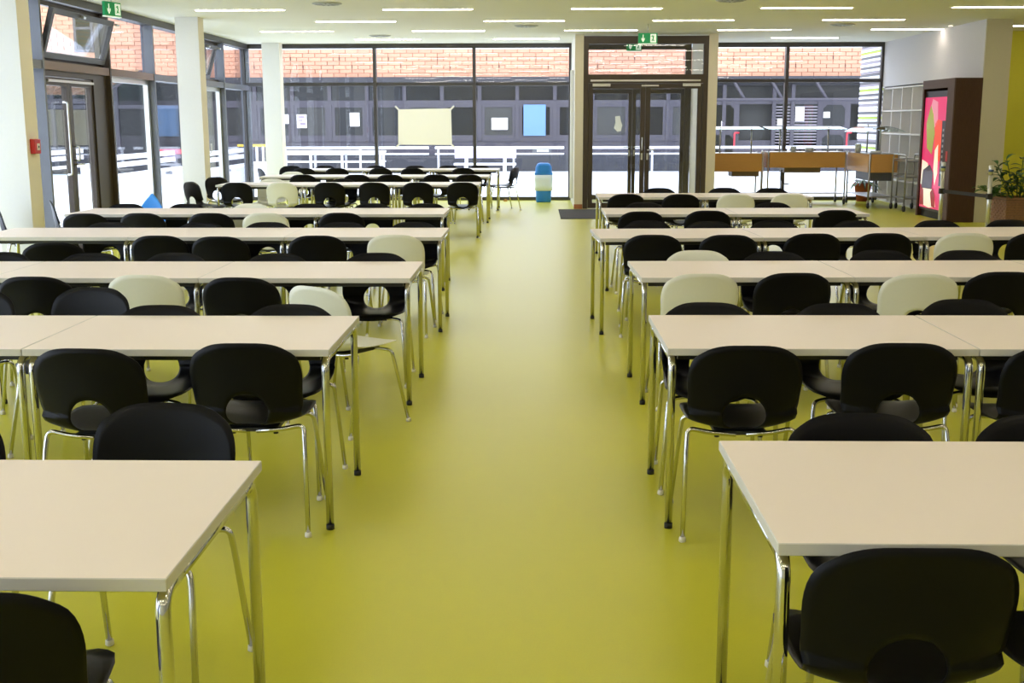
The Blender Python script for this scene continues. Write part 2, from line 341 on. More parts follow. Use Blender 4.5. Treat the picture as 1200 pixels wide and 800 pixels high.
# ---- columns
for k, (y, s) in enumerate(((-1.9, 0), (5.0, 0), (12.0, 1), (18.0, 1), (23.86, 1))):
    x0 = -5.55 if k < 3 else (-5.42 if k == 3 else -5.47)
    bm = bmesh.new(); box(bm, x0, x0 + .35, y, y + .30, 0, H)
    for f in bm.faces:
        if f.calc_center_median().x > x0 + .34: f.material_index = 1  # face turned from the windows: its shade is painted in as beige
    o = obj('column', bm, [M['white'], M['col_shade']]); o['kind'] = 'structure'
    o['label'] = ['white square column', 'white square column', 'white square column with the red alarm box', 'white square column in the middle of the glazed wall', 'white square column at the back left corner'][k]
# ---- ceiling lights
rows = {16.9: (0, 5), 18.88: (1, 4), 20.87: (0, 5), 22.92: (1, 4)}
off = {0: -4.80, 1: -3.47}
fr = B((0, 1.29, -.045, .045, -.004, 0)); fme = bpy.data.meshes.new('light_frame'); fr.to_mesh(fme); fr.free(); fme.materials.append(M['white'])
df = B((.02, 1.27, -.028, .028, -.012, -.004)); dme = bpy.data.meshes.new('light_diffuser'); df.to_mesh(dme); df.free(); dme.materials.append(M['lamp'])
ly = [16.9, 18.88, 20.87, 22.92] + [16.9 - 1.995 * k for k in range(1, 11)]
pos = ['backmost row', 'second row from the back', 'third row from the back', 'fourth row from the back']
for yi, y in enumerate(ly):
    par = [0, 1, 0, 1][yi] if yi < 4 else (yi + 1) % 2
    for k in range(5 if par == 0 else 4):
        x = off[par] + 2.64 * k
        if par == 1 and k == 3 and False: continue
        if yi == 3 and k == 2: continue
        lab = 'slim ceiling light strip, %s from the left in the %s' % (ORD[k], pos[3 - yi]) if yi < 4 else 'slim ceiling light strip nearer than the photo shows'
        t = thing('ceiling_light', lab, 'ceiling light', (x, y, H), 0, 'ceiling light strips' if yi < 4 else 'ceiling light strips over the front of the hall')
        obj('light_frame', fme, None, t); obj('light_diffuser', dme, None, t)
for x, y in ((7.75, 20.2), (7.75, 17.6), (9.3, 19.0)):  # strips added out of view to brighten the lime wall
    t = thing('ceiling_light', 'added unseen light strip over the corridor, brightening the lime wall', 'ceiling light', (x, y, H), 0, 'added unseen light strips over the corridor')
    obj('light_frame', fme, None, t); obj('light_diffuser', dme, None, t)
# vents
for lab, (vx, vyy) in (('round ceiling vent at the far left of the ceiling', (-2.78, 16.05)), ('round ceiling vent over the aisle', (-.16, 19.85)), ('round ceiling vent near the back left glazing', (-2.85, 21.96)),
                       ('round ceiling vent cut by the top edge of the photo', (2.54, 15.82)), ('round ceiling vent over the buffet carts', (5.01, 19.82))):
    t = thing('ceiling_vent', lab, 'vent', (vx, vyy, H), 0, 'round ceiling vents')
    obj('vent_plate', lathe([(.20, 0), (.20, -.006), (.17, -.016), (.02, -.016)]), M['vent'], t)
    bm = bmesh.new()
    for k in range(12):
        a = 2 * PI * k / 12; c, s = math.cos(a), math.sin(a)
        v = [bm.verts.new((c * r - s * ww, s * r + c * ww, -.0175)) for r, ww in ((.06, -.008), (.16, -.016), (.16, .016), (.06, .008))]
        bm.faces.new(v[::-1])
    o = obj('vent_slots', bm, M['vent_d'], t)
# small spotlight washing the alcove wall
t = thing('spotlight', 'small recessed spot washing the lavender wall', 'spotlight', (6.86, 20.1, H))
obj('rim', lathe([(.05, 0), (.05, -.008), (.035, -.01)]), M['alu'], t); obj('lens', lathe([(.034, -.010), (.034, -.012)]), M['spot'], t)
sl = bpy.data.lights.new('spot_lamp', 'SPOT'); sl.energy = 28; sl.color = (1, .72, .42); sl.spot_size = math.radians(46); sl.spot_blend = .7; sl.shadow_soft_size = .03
so = bpy.data.objects.new('spot_lamp', sl); C.objects.link(so); so.parent = t; so.location = (0, 0, -.03); so.rotation_euler = (0, math.radians(9), 0)
# ---- exit signs
def exit_sign(loc, w_, h_, rz, label):
    t = thing('exit_sign', label, 'sign', loc, rz, 'green emergency exit signs')
    obj('sign_panel', B((-w_ / 2, w_ / 2, -.02, .02, 0, h_), bev=.003), M['green_sign'], t)
    obj('hanger', T([(0, 0, h_), (0, 0, H - loc[2])], .008, 6), M['alu'], t)
    obj('light_strip', B((-w_ / 2, w_ / 2, -.022, .022, -.012, 0)), M['sign_white'], t)
    s = h_
    ar = [(-.10, .85), (-.02, .85), (-.02, .42), (.10, .55), (.10, .38), (-.06, .12), (-.22, .38), (-.22, .55), (-.10, .42)]
    obj('arrow', plate([(x * s - w_ * .22, z * s) for x, z in ar], .004), M['sign_white'], t, (0, -.0245, 0))
    m2 = bmesh.new()
    cx = w_ * .27
    obj('door_symbol', B((cx - .26 * s, cx + .30 * s, -.0245, -.020, .10 * s, .90 * s)), M['sign_white'], t)
    bm = lathe([(.075 * s, -.003), (.075 * s, .0)], 10)
    bmesh.ops.rotate(bm, verts=bm.verts, matrix=Matrix.Rotation(PI / 2, 3, 'X'))
    for P in ([(0, -.05), (.10, .0), (-.02, .30), (-.12, .24)], [(0, -.02), (.08, .02), (.04, -.16), (.18, -.20), (.17, -.27), (-.05, -.22)], [(-.03, .0), (.04, -.04), (-.10, -.30), (-.18, -.27)], [(-.08, .26), (-.05, .20), (-.20, .10), (-.24, .15)], [(0, .27), (.03, .22), (.16, .14), (.17, .20)]):
        v = [bm.verts.new((a * s, -.003, (b - .12) * s)) for a, b in P]; bm.faces.new(v)
    obj('running_figure', bm, M['green_sign'], t, (cx, -.025, .62 * s))
p = at(759, 51, Y=19.6); exit_sign((p.x, p.y, p.z), .31, .165, 0, 'larger green exit sign with arrow and running figure hanging before the double door')
p = at(743, 59.5, Y=23.2); exit_sign((p.x, p.y, p.z), .29, .17, 0, 'smaller green exit sign seen through the pane above the double door')
exit_sign((-5.28, 14.95, 2.90), .30, .17, math.radians(70), 'green exit sign hanging edge-on above the left-hand double door')
# ================================================================== exterior building
FY = 38.5
bd = thing('building', 'low courtyard building with a band of orange brick above dark windows', 'building', (0, FY, 0))
def loc_b(bm): bmesh.ops.translate(bm, verts=bm.verts, vec=(0, -FY, 0)); return bm
def bp(name, m, *boxes): return obj(name, loc_b(B(*boxes)), M[m], bd)
bp('wall', 'mortar', (-26, 22, FY + .02, FY + .3, 3.0, 3.88))
bp('parapet', 'rail_w', (-26, 22, FY - .02, FY + .35, 3.88, 3.92))
bp('gutter', 'fac_d', (-26, 22, FY - .25, FY + .3, 2.80, 3.0))
bp('plinth', 'plinth', (-26, 22, FY - .02, FY + .3, 0, .55))
bp('lower_panel', 'fac', (-26, 22, FY, FY + .3, .55, .98))
bp('window_head', 'fac', (-26, 22, FY - .02, FY + .1, 2.13, 2.27))
bp('soffit', 'fac_d', (-26, 22, FY + .02, FY + .3, 2.72, 2.80))
bp('interior', 'blind', (-26, 22, FY + .35, FY + .4, 0, 2.8))
brick_me = bpy.data.meshes.new('brick'); bb = B((-.187, .187, -.02, .03, -.056, .056), bev=.004); bb.to_mesh(brick_me); bb.free(); brick_me.materials.append(M['brick'])
bl = []
for r in range(7):
    for k in range(-66, 56):
        bl.append((k * .395 + (r % 2) * .197, 3.065 + r * .1255))
bl.sort(key=lambda q: abs(q[0] + .3))
for x, z in bl[:300]: obj('brick', brick_me, None, bd, (x, 0, z))
bm = bmesh.new()
for x, z in bl[300:]: box(bm, x - .187, x + .187, -.02, .03, z - .056, z + .056)
obj('brickwork', bm, M['brick'], bd, kind='stuff')
bm = bmesh.new()
for r, dx in ((4, 0), (2, .4)):
    for k in range(-22, 20): box(bm, k * 1.58 + dx - .018, k * 1.58 + dx + .018, -.026, -.01, 3.02 + r * .1255, 3.13 + r * .1255)
obj('weep_joints', bm, M['joint'], bd, kind='stuff')
# windows
xs = [-26 + .35 + 1.215 * k for k in range(40)]
xoff = (at(343, 130, Y=FY).x - xs[0]) % 1.215
nb = 0
for k in range(39):
    xa = xs[0] - 1.215 + xoff + 1.215 * k; xb = xa + 1.215
    if xb > 21.5: break
    if 5.4 < (xa + xb) / 2 < 12: continue
    wdw = obj('window', loc_b(B((xa - .06, xa + .06, FY - .06, FY + .1, .98, 2.13), (xa - .06, xa + .06, FY - .06, FY + .1, 2.27, 2.75), (xa + .06, xb - .06, FY - .03, FY + .1, .96, 1.08))), M['fac'], bd)
    obj('pane', loc_b(B((xa + .06, xb - .06, FY + .03, FY + .05, 2.27, 2.72))), M['glass_d'], wdw)
    obj('pane', loc_b(B((xa + .16, xb - .16, FY + .0, FY + .02, 1.16, 2.05))), M['blind' if k % 5 in (0, 3) else 'glass_d'], wdw)
    obj('casement', loc_b(B((xa + .06, xa + .16, FY - .03, FY + .06, 1.08, 2.13), (xb - .16, xb - .06, FY - .03, FY + .06, 1.08, 2.13), (xa + .16, xb - .16, FY - .03, FY + .06, 2.05, 2.13), (xa + .16, xb - .16, FY - .03, FY + .06, 1.08, 1.16))), M['fac'], wdw)
# doors on the right part
for dx0, lab in ((at(828, 130, Y=FY).x, ''), (at(958, 130, Y=FY).x, '')):
    dw = 1.05
    dd = obj('door', loc_b(B((dx0, dx0 + dw, FY - .04, FY + .05, .0, 2.3))), M['fac'], bd)
    for z0, z1 in ((1.35, 2.1), (.5, 1.15)):
        c = .12; P = [(dx0 + .18 + c, z0), (dx0 + dw - .18 - c, z0), (dx0 + dw - .18, z0 + c), (dx0 + dw - .18, z1 - c), (dx0 + dw - .18 - c, z1), (dx0 + .18 + c, z1), (dx0 + .18, z1 - c), (dx0 + .18, z0 + c)]
        obj('pane', loc_b(plate([(a, b) for a, b in P], .012)), M['glass_d'], dd, (0, FY - .055, 0))
    hx = dx0 + (dw - .1 if dx0 > 7 else .9)
    obj('door_handle', loc_b(T([(hx + .16, FY - .04, 1.22), (hx, FY - .12, 1.22), (hx, FY - .12, .78), (hx, FY - .04, .78)], .03, 6, .05)), M['redh'], dd)
for x in (5.4, 6.0, 7.6, 8.2, 11.3, 12.0):
    obj('post', loc_b(B((x, x + .12, FY - .08, FY + .05, 0, 2.75))), M['fac'], bd)
for (a, b) in ((5.52, 6.0), (7.72, 8.2), (8.32, 9.25), (10.4, 11.3)):
    ww = obj('window', loc_b(B((a, b, FY + .0, FY + .04, .5, 2.13))), M['glass_d'], bd)
    bm = bmesh.new()
    for k in range(16): box(bm, a, b, FY - .02, FY - .005, .6 + k * .095, .6 + k * .095 + .03)
    obj('blind_slats', loc_b(bm), M['st_m'], ww, kind='stuff')
for x in (5.5, 6.6, 7.8, 9.2, 10.6):
    obj('strut', loc_b(T([(x, FY - .6, 2.28), (x - .35, FY - .2, 2.95)], .05, 6)), M['fac'], bd)
obj('canopy_rail', loc_b(T([(5.2, FY - .62, 2.26), (12, FY - .62, 2.26)], .05, 6)), M['fac'], bd)
# papers on facade windows
for i, (x0, y0, x1, y1, m, lab) in enumerate(((348, 134, 359, 150, 'paper', 'printed notice with dark picture in a window across the courtyard'), (410, 132, 421, 148, 'paper', 'white notice in the window left of the taped sheet'),
        (331, 134, 338, 145, 'paper', 'small pale notice beside the rear white column'), (576, 138, 595, 152, 'paper', 'white landscape notice left of the blue poster'), (613.5, 122.5, 639.5, 159, 'paper_blue', 'blue poster in a window across the courtyard'),
        (845, 142, 850, 154, 'paper', 'pale notice at the left edge of the right-hand glazing'), (911, 139, 919, 147, 'paper', 'white notice beside the far left door'), (932, 125, 943, 142, 'paper', 'notice sheet between the two far doors'),
        (965, 131, 973, 138, 'paper', 'small white notice in the right-hand far door'))):
    a = at(x0, y1, Y=FY - .1); b = at(x1, y0, Y=FY - .1)
    t = thing('paper_notice', lab, 'notice', ((a.x + b.x) / 2, FY - .072 if m != 'paper_blue' else FY - .072, a.z))
    w_, h_ = b.x - a.x, b.z - a.z
    obj('sheet', B((-w_ / 2, w_ / 2, -.008, 0, 0, h_)), M[m], t)
    if m == 'paper' and w_ < .4:
        for k, (u0, u1, v0, v1) in enumerate(((-.38, .3, .74, .88), (-.38, .1, .5, .62), (-.2, .38, .2, .4))) if i == 0 else enumerate(((-.35, .35, .8, .84), (-.35, .3, .6, .64), (-.35, .35, .4, .44))):
            obj('print', B((u0 * w_, u1 * w_, -.011, -.008, v0 * h_, v1 * h_)), M['ink'], t)
# taller wing at the left
wg = thing('building', 'taller brick wing of the courtyard building seen through the left windows', 'building', (0, 36.5, 0))
obj('wall', B((-30, -11.0, 0, 1.6, 3.0, 9)), M['mortar'], wg); obj('lower_wall', B((-30, -11.0, .1, 1.6, 0, 3.0)), M['fac_d'], wg)
bm = bmesh.new()
for r in range(30):
    for k in range(-76, -27):
        x = k * .395 + (r % 2) * .197; z = 3.07 + r * .1255
        if -17.6 < x < -15.4 and z > 3.6: continue
        if -14.15 < x < -13.4 and z > 3.6: continue
        box(bm, x - .187, x + .187, -.03, .03, z - .056, z + .056)
obj('brickwork', bm, M['brick'], wg, kind='stuff')
for (a, b, z0, z1) in ((-17.5, -15.5, 3.7, 5.6), (-14.1, -13.5, 3.7, 5.2)):
    ww = obj('window', B((a, b, -.04, .02, z0, z0 + .08), (a, b, -.04, .02, z1 - .08, z1), (a, a + .08, -.04, .02, z0 + .08, z1 - .08), (b - .08, b, -.04, .02, z0 + .08, z1 - .08), (a + .08, b - .08, -.04, .02, z0 + (z1 - z0) * .45, z0 + (z1 - z0) * .5)), M['fac'], wg)
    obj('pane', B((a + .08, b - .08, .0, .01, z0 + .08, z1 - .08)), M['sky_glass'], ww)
for k in range(9):
    a = -29 + k * 2.0
    ww = obj('window', B((a, a + .12, 0, .1, .5, 2.9), (a + .12, a + 2, 0, .1, 2.0, 2.12), (a + .12, a + 2, 0, .1, .5, .6)), M['fac'], wg)
    obj('pane', B((a + .12, a + 2, .05, .08, .6, 2.9)), M['glass_d' if k % 3 else 'blind'], ww)
# lean-to glass roof by the wing
lt = thing('glass_canopy', 'sloping glazed canopy outside the left double door', 'canopy', (-15.5, 33.5, 0))
for k in range(8): obj('rafter', T([(-2.6 + k * .8, 0, 2.25), (-2.0 + k * .8, 2.4, 3.1)], .05, 6), M['fac'], lt)
obj('beam', B((-3, 3.2, -.06, .06, 2.12, 2.25)), M['fac_d'], lt)
for x in (-3, .1, 3.1): obj('post', B((x, x + .1, -.05, .05, 0, 2.12)), M['fac'], lt)
obj('canopy_glass', plate([(-2.9, 0), (3.1, 0), (3.6, 2.4), (-2.3, 2.4)], .02, 'xy'), M['sneeze'], lt, (0, 0, 2.35), (math.radians(19), 0, 0))
# white railings, benches outside
def railing(x0, x1, Y, label, group='white courtyard railings', segs=None, sign=None):
    t = thing('railing', label, 'railing', (x0, Y, 0), 0, group)
    L = x1 - x0
    obj('top_rail', B((0, L, -.03, .03, .74, .82)), M['rail_w'], t); obj('lower_rail', B((0, L, -.03, .03, .56, .61)), M['rail_w'], t)
    k = 0; x = .1
    while x < L: obj('post', B((x - .03, x + .03, .03, .09, 0, .80)), M['rail_w'], t); x += 2.4
    for sx in sign or []:
        s = obj('sign_plate', B((sx - .3, sx + .3, -.05, -.03, .62, .74)), M['boxg'], t)
        bm = bmesh.new()
        for j in range(7): box(bm, sx - .16 + j * .055, sx - .12 + j * .055, -.056, -.05, .65, .71)
        obj('lettering', bm, M['paper'], s)
RY = 37.6
railing(-8.1, -3.4, RY, 'white rail left of the taped sheet across the courtyard', sign=[1.3]); railing(-3.2, .9, RY, 'white rail below the blue poster across the courtyard', sign=[1.1, 3.4])
railing(1.2, 5.3, RY, 'white rail seen through the double door'); railing(5.5, 10.6, RY, 'white rail behind the buffet carts')
t = thing('picnic_table', 'white slatted table frame outside behind the left rear tables', 'table', (at(390, 190, Y=34).x, 34, 0))
obj('tabletop', B((-1.5, 1.5, -.4, .4, .72, .78)), M['rail_w'], t); obj('shelf', B((-1.5, 1.5, -.3, .3, .45, .49)), M['rail_w'], t)
for x in (-1.46, -.6, .3, 1.4): obj('leg', B((x, x + .06, -.38, -.32, 0, .72)), M['rail_w'], t); obj('leg', B((x, x + .06, .32, .38, 0, .72)), M['rail_w'], t)
a = at(533, 190, Y=36); b = at(605, 190, Y=36)
t = thing('picnic_table', 'lilac topped outdoor table beyond the glazing behind the white sheet', 'table', ((a.x + b.x) / 2, 36, 0))
wh = (b.x - a.x) / 2
obj('panel', B((-wh, wh, -.03, .03, .50, .80)), M['lilac'], t); obj('seat', B((-wh, wh, -.45, -.1, .30, .36)), M['rail_w'], t)
for x in (-wh + .3, wh - .4): obj('leg', B((x, x + .1, -.3, -.2, 0, .30)), M['rail_w'], t); obj('support', B((x, x + .1, -.03, .6, 0, .06), (x, x + .1, .03, .12, .06, .78)), M['rail_w'], t)
for i, (x, y0, y1, lab) in enumerate(((-9.4, 25.6, 31, 'nearer white bench outside the left windows'), (-12.6, 25, 33, 'farther white bench outside the left windows'), (-8.2, 29.5, 34.5, 'white bench outside beside the rear white column'))):
    t = thing('bench', lab, 'bench', (x, y0, 0), 0, 'white courtyard benches'); L = y1 - y0
    for k in range(3): obj('seat_board', B((k * .16, k * .16 + .13, 0, L, .42, .46)), M['rail_w'], t)
    for k in range(2): obj('back_board', B((-.14, -.11, 0, L, .58 + k * .17, .70 + k * .17)), M['rail_w'], t)
    for yy in (.2, L / 2, L - .3): obj('leg', B((-.11, .44, yy, yy + .08, 0, .42)), M['rail_w'], t)
t = thing('barrier', 'white barrier fence with yellow post outside the rear left corner', 'barrier', (at(302, 190, Y=30).x - .2, 30, 0))
for k in range(5): obj('bar', B((k * .16, k * .16 + .05, 0, .04, 0, .98)), M['rail_w'] if k != 3 else M['yellow'], t)
obj('top_bar', B((-.3, .9, -.01, .05, .98, 1.04)), M['yellow'], t)
t = thing('barrier', 'small red and grey barrier outside the left windows', 'barrier', (at(193, 180, Y=33).x, 33, 0))
obj('board', B((-.5, .6, 0, .04, .72, .85)), M['redh'], t)
for x in (-.4, .5): obj('leg', B((x, x + .06, .04, .1, 0, 1.0)), M['boxg'], t)
# striped screen wall right outside
st = thing('striped_screen', 'outdoor screen wall of white, grey and lime horizontal boards', 'screen', (7.12, 24.5, 0))
k = 0; z = .02
pat = 'wgwmwgwlwmgwwgwmwgwlwgmwwgwmwgwlwgwwmwgwgwlwmgwwgm'
sm = {}
while z < 3.6:
    c = pat[k % len(pat)]; hh = .058 if c == 'w' else .046
    key = (c, hh)
    if key not in sm:
        bm = B((0, .035 + (.012 if c == 'w' else 0), 0, 1.75, 0, hh - .008)); me = bpy.data.meshes.new('slat'); bm.to_mesh(me); bm.free(); me.materials.append(M['st_' + c]); sm[key] = me
    obj('slat', sm[key], None, st, (-.05 if c == 'w' else -.04, 0, z)); z += hh; k += 1
obj('backing', B((.005, .08, 0, 1.75, 0, 3.62)), M['st_g'], st)
# big taped sheet on the back window
a = at(466.5, 170, Y=24.25); b = at(529, 127, Y=24.25)
t = thing('paper_sheet', 'large blank white sheet taped by its corners to the back glazing', 'paper', ((a.x + b.x) / 2, 24.29, a.z))
w_, h_ = b.x - a.x, b.z - a.z
obj('sheet', plate([(-w_ / 2, .01), (w_ / 2, 0), (w_ / 2 - .01, h_), (-w_ / 2 + .01, h_ - .015)], .004), M['paper_cream'], t, (0, -.004, 0))
for sx, sz in ((-1, 0), (1, 0), (-1, 1), (1, 1)):
    o = obj('tape', B((-.07, .07, -.002, 0, -.018, .018)), M['paper'], t, (sx * w_ / 2, -.005, sz * h_), (0, math.radians(45 if (sx > 0) == (sz > 0) else -45) * -1, 0))
# ================================================================== furniture
# ---- shell chair
prof = [(.215, .418), (.205, .434), (.17, .444), (.10, .446), (.02, .441), (-.06, .434), (-.12, .430), (-.17, .432), (-.205, .445), (-.228, .475), (-.238, .515), (-.243, .56), (-.249, .62), (-.257, .69), (-.266, .74), (-.277, .78)]
cum = [0]
for p, q in zip(prof, prof[1:]): cum.append(cum[-1] + math.hypot(q[0] - p[0], q[1] - p[1]))
S = cum[-1]
def P_at(s):
    s = max(0, min(S, s))
    for i in range(len(cum) - 1):
        if s <= cum[i + 1] + 1e-9:
            t = (s - cum[i]) / (cum[i + 1] - cum[i])
            def cr(j):
                p0, p1, p2, p3 = (prof[max(i - 1, 0)][j], prof[i][j], prof[i + 1][j], prof[min(i + 2, len(prof) - 1)][j])
                return .5 * (2 * p1 + (p2 - p0) * t + (2 * p0 - 5 * p1 + 4 * p2 - p3) * t * t + (3 * p1 - p0 - 3 * p2 + p3) * t ** 3)
            return cr(0), cr(1)
    return prof[-1]
SH = cum[9] + .020      # hole centre along the profile
def hw(s):            # half width of the outline
    k = [(0, .185), (.12, .208), (.28, .205), (.40, .204), (.46, .205), (.54, .213), (.64, .219), (.72, .219), (S, .205)]
    for (a, u), (b, v) in zip(k, k[1:]):
        if s <= b:
            t = (s - a) / (b - a); t = t * t * (3 - 2 * t); return u + (v - u) * t
    return k[-1][1]
def make_shell(point=False):
    out = []
    N = 400
    for i in range(N + 1):
        s = S * i / N; e = 1.0
        ef, eb = .13, (.17 if not point else .34)
        if s < ef: e = (1 - ((ef - s) / ef) ** 2.8) ** (1 / 2.4)
        if s > S - eb: e = (max(0, 1 - ((s - S + eb) / eb) ** (3.1 if not point else 1.25))) ** (1 / 2.5 if not point else .8)
        out.append((hw(s) * e, s))
    NA, NR = 96, 9; R0 = .082
    def Rout(th):
        dx, dy = math.sin(th), math.cos(th); best = None
        for sg in (1, -1):
            for (w0, s0), (w1, s1) in zip(out, out[1:]):
                ax, ay, bx, by = sg * w0, s0 - SH, sg * w1, s1 - SH
                den = dx * (by - ay) - dy * (bx - ax)
                if abs(den) < 1e-12: continue
                t = (ax * (by - ay) - ay * (bx - ax)) / den; u = (ax * dy - ay * dx) / den
                if t > 0 and -1e-6 <= u <= 1 + 1e-6: best = t if best is None else max(best, t)
        return best or .1
    def pos(wv, s):
        y, z = P_at(s); y2, z2 = P_at(min(S, s + .004)); y1, z1 = P_at(max(0, s - .004))
        ty, tz = y2 - y1, z2 - z1; l = math.hypot(ty, tz) or 1; ny, nz = tz / l, -ty / l    # inner normal (up on seat, forward on back)
        f = s / S; c = .010 + .028 * math.exp(-((s - .42) / .14) ** 2) + (.022 if s > .5 else 0) * (1 - (s - .5) / .5)
        o_ = c * (wv / .2) ** 2
        return Vector((wv, y + ny * o_, z + nz * o_)), Vector((0, ny, nz))
    bm = bmesh.new(); L1 = []; L2 = []
    for a in range(NA):
        th = 2 * PI * a / NA; ro = Rout(th); r1 = []; r2 = []
        for j in range(NR + 1):
            t = j / NR; rr = R0 * (1.0 if True else 1) + (ro - R0) * t ** 1.15
            sh = R0 * (1 - t)
            wv, s = rr * math.sin(th), SH + rr * math.cos(th)
            p, nn = pos(wv, s); th_ = .0065 * (1 if 0 < j < NR else .45)
            r1.append(bm.verts.new(p + nn * th_ * .5)); r2.append(bm.verts.new(p - nn * th_ * .5))
        L1.append(r1); L2.append(r2)
    for a in range(NA):
        b = (a + 1) % NA
        for j in range(NR):
            for LL, fl in ((L1, 0), (L2, 1)):
                q = (LL[a][j], LL[b][j], LL[b][j + 1], LL[a][j + 1]); f = bm.faces.new(q if fl else q[::-1]); f.smooth = True
        for j, fl in ((0, 0), (NR, 1)):
            q = (L1[a][j], L1[b][j], L2[b][j], L2[a][j]); f = bm.faces.new(q if fl else q[::-1]); f.smooth = True
    bmesh.ops.recalc_face_normals(bm, faces=bm.faces[:])
    me = bpy.data.meshes.new('shell'); bm.to_mesh(me); bm.free(); return me
shell_b = make_shell(); shell_b.materials.append(M['black'])
shell_w = shell_b.copy(); shell_w.materials.clear(); shell_w.materials.append(M['cream'])
shell_p = make_shell(True); shell_p.materials.append(M['blue'])
def make_chair(shell, name='shell_chair'):
    t = thing(name, '', 'chair')
    obj('shell', shell, None, t)
    obj('underframe', B((-.10, .10, -.17, .12, .405, .420)), M['beam'], t)
    for s in (-1, 1):
        l = obj('leg', T([(s * .02, -.170, .408), (s * .12, -.166, .414), (s * .207, -.165, .432), (s * .212, -.185, .36), (s * .228, -.258, .014)], .0098, 8, .03), M['chrome'], t)
        obj('glide', lathe([(.010, .0), (.014, .004), (.013, .018), (.010, .022)], 10, c=(s * .228, -.259)), M['glide'], l)
        l = obj('leg', T([(s * .06, .07, .414), (s * .15, .10, .413), (s * .190, .115, .405), (s * .196, .125, .36), (s * .222, .205, .014)], .0098, 8, .03), M['chrome'], t)
        obj('glide', lathe([(.010, .0), (.014, .004), (.013, .018), (.010, .022)], 10, c=(s * .222, .206)), M['glide'], l)
        obj('bumper', lathe([(.010, .385), (.010, .415)], 8, c=(s * .085, -.12)), M['rubber'], t)
    return t
proto = {'b': make_chair(shell_b), 'w': make_chair(shell_w), 'p': make_chair(shell_p)}
used = {}
def chair(kind, x, y, rz, label, group):
    if kind not in used: o = proto[kind]; used[kind] = 1
    else: o = copy_tree(proto[kind])
    o.location = (x, y, 0); o.rotation_euler = (0, 0, rz); o['label'] = label
    if group: o['group'] = group
    elif 'group' in o: del o['group']
CH = {
'L1n': [(-1.05, 1.94, 'b')], 'L1f': [(-1.1, 3.39, 'b'), (-1.75, 3.28, 'b')],
'L2n': [(-1.69, 4.23, 'b'), (-1.12, 4.34, 'b')], 'L2f': [(-2.83, 5.8, 'b'), (-2.25, 5.87, 'b'), (-1.72, 5.28, 'b'), (-1.12, 5.31, 'b')],
'L3n': [(-2.75, 6.27, 'b'), (-2.17, 6.34, 'w'), (-1.61, 6.24, 'b')], 'L3f': [(-3.46, 7.49, 'b'), (-2.85, 7.44, 'b'), (-2.31, 7.46, 'b'), (-1.65, 7.42, 'b'), (-1.02, 7.45, 'b')],
'L4n': [(-3.38, 8.08, 'b'), (-2.8, 8.59, 'b'), (-2.33, 8.52, 'b'), (-1.62, 8.59, 'b'), (-1.05, 8.65, 'w')], 'L4f': [(-3.58, 9.77, 'b'), (-2.8, 9.77, 'b'), (-2.24, 9.77, 'b'), (-1.61, 9.79, 'b'), (-1.02, 9.80, 'b')],
'L5n': [(-4.16, 10.7, 'b'), (-3.65, 10.75, 'b'), (-3.01, 10.75, 'b'), (-2.5, 10.75, 'w'), (-1.8, 10.78, 'b')], 'L5f': [(-4.21, 12.0, 'b'), (-3.58, 12.0, 'b'), (-2.92, 12.02, 'w'), (-2.31, 12.0, 'b'), (-1.68, 12.05, 'b'), (-1.12, 12.04, 'b')],
'L6n': [(-4.15, 16.2, 'b'), (-3.52, 16.2, 'w'), (-2.86, 16.2, 'b'), (-2.24, 16.2, 'b'), (-1.63, 16.2, 'b'), (-1.01, 16.2, 'b')], 'L6f': [(-3.87, 17.25, 'w'), (-2.82, 17.2, 'b')],
'L7n': [(-3.7, 18.62, 'b'), (-2.84, 18.62, 'b'), (-2.31, 18.62, 'b'), (-1.58, 18.62, 'b'), (-1.06, 18.62, 'b')], 'L7f': [(-4.08, 19.75, 'w')],
'L8n': [(-4.2, 21.25, 'b'), (-3.6, 21.25, 'b'), (-2.81, 21.25, 'b'), (-2.23, 21.25, 'b'), (-1.31, 21.25, 'b')], 'L8f': [(-4.66, 22.4, 'b'), (-4.01, 22.4, 'b'), (-3.03, 22.4, 'b'), (-2.29, 22.4, 'b'), (-1.66, 22.4, 'b'), (-1.06, 22.4, 'b')],
'R1n': [(0.765, 2.2, 'b'), (1.24, 2.22, 'b')], 'R1f': [(0.93, 3.29, 'b'), (1.45, 3.28, 'b')],
'R2n': [(0.8, 4.31, 'b'), (1.4, 4.37, 'b'), (1.99, 4.33, 'b')], 'R2f': [(0.8, 5.38, 'b'), (1.39, 5.36, 'b'), (2.01, 5.49, 'b')],
'R3n': [(0.92, 6.41, 'w'), (1.44, 6.45, 'b'), (2.12, 6.4, 'w'), (2.62, 6.5, 'b')], 'R3f': [(1.05, 7.6, 'w'), (1.54, 7.55, 'b'), (2.24, 7.63, 'b'), (2.78, 7.61, 'b')],
'R4n': [(0.87, 8.65, 'b'), (1.43, 8.65, 'b'), (2.08, 8.75, 'b'), (2.61, 8.78, 'b'), (3.22, 8.78, 'w'), (3.76, 8.80, 'b')], 'R4f': [(0.94, 9.94, 'b'), (1.46, 9.85, 'b'), (2.01, 9.93, 'b'), (2.7, 9.93, 'b'), (3.37, 9.93, 'b'), (4.0, 10.0, 'b')],
'R5n': [(0.99, 10.93, 'b'), (1.62, 11.02, 'b'), (2.84, 11.08, 'b')], 'R5f': [(1.12, 12.18, 'b'), (2.43, 12.14, 'b')],
'R6n': [(1.05, 13.55, 'b'), (1.67, 13.51, 'b'), (2.3, 13.5, 'w'), (2.92, 13.53, 'w')], 'R6f': [(1.55, 14.82, 'b'), (2.37, 14.86, 'b'), (2.95, 14.8, 'b')],
}
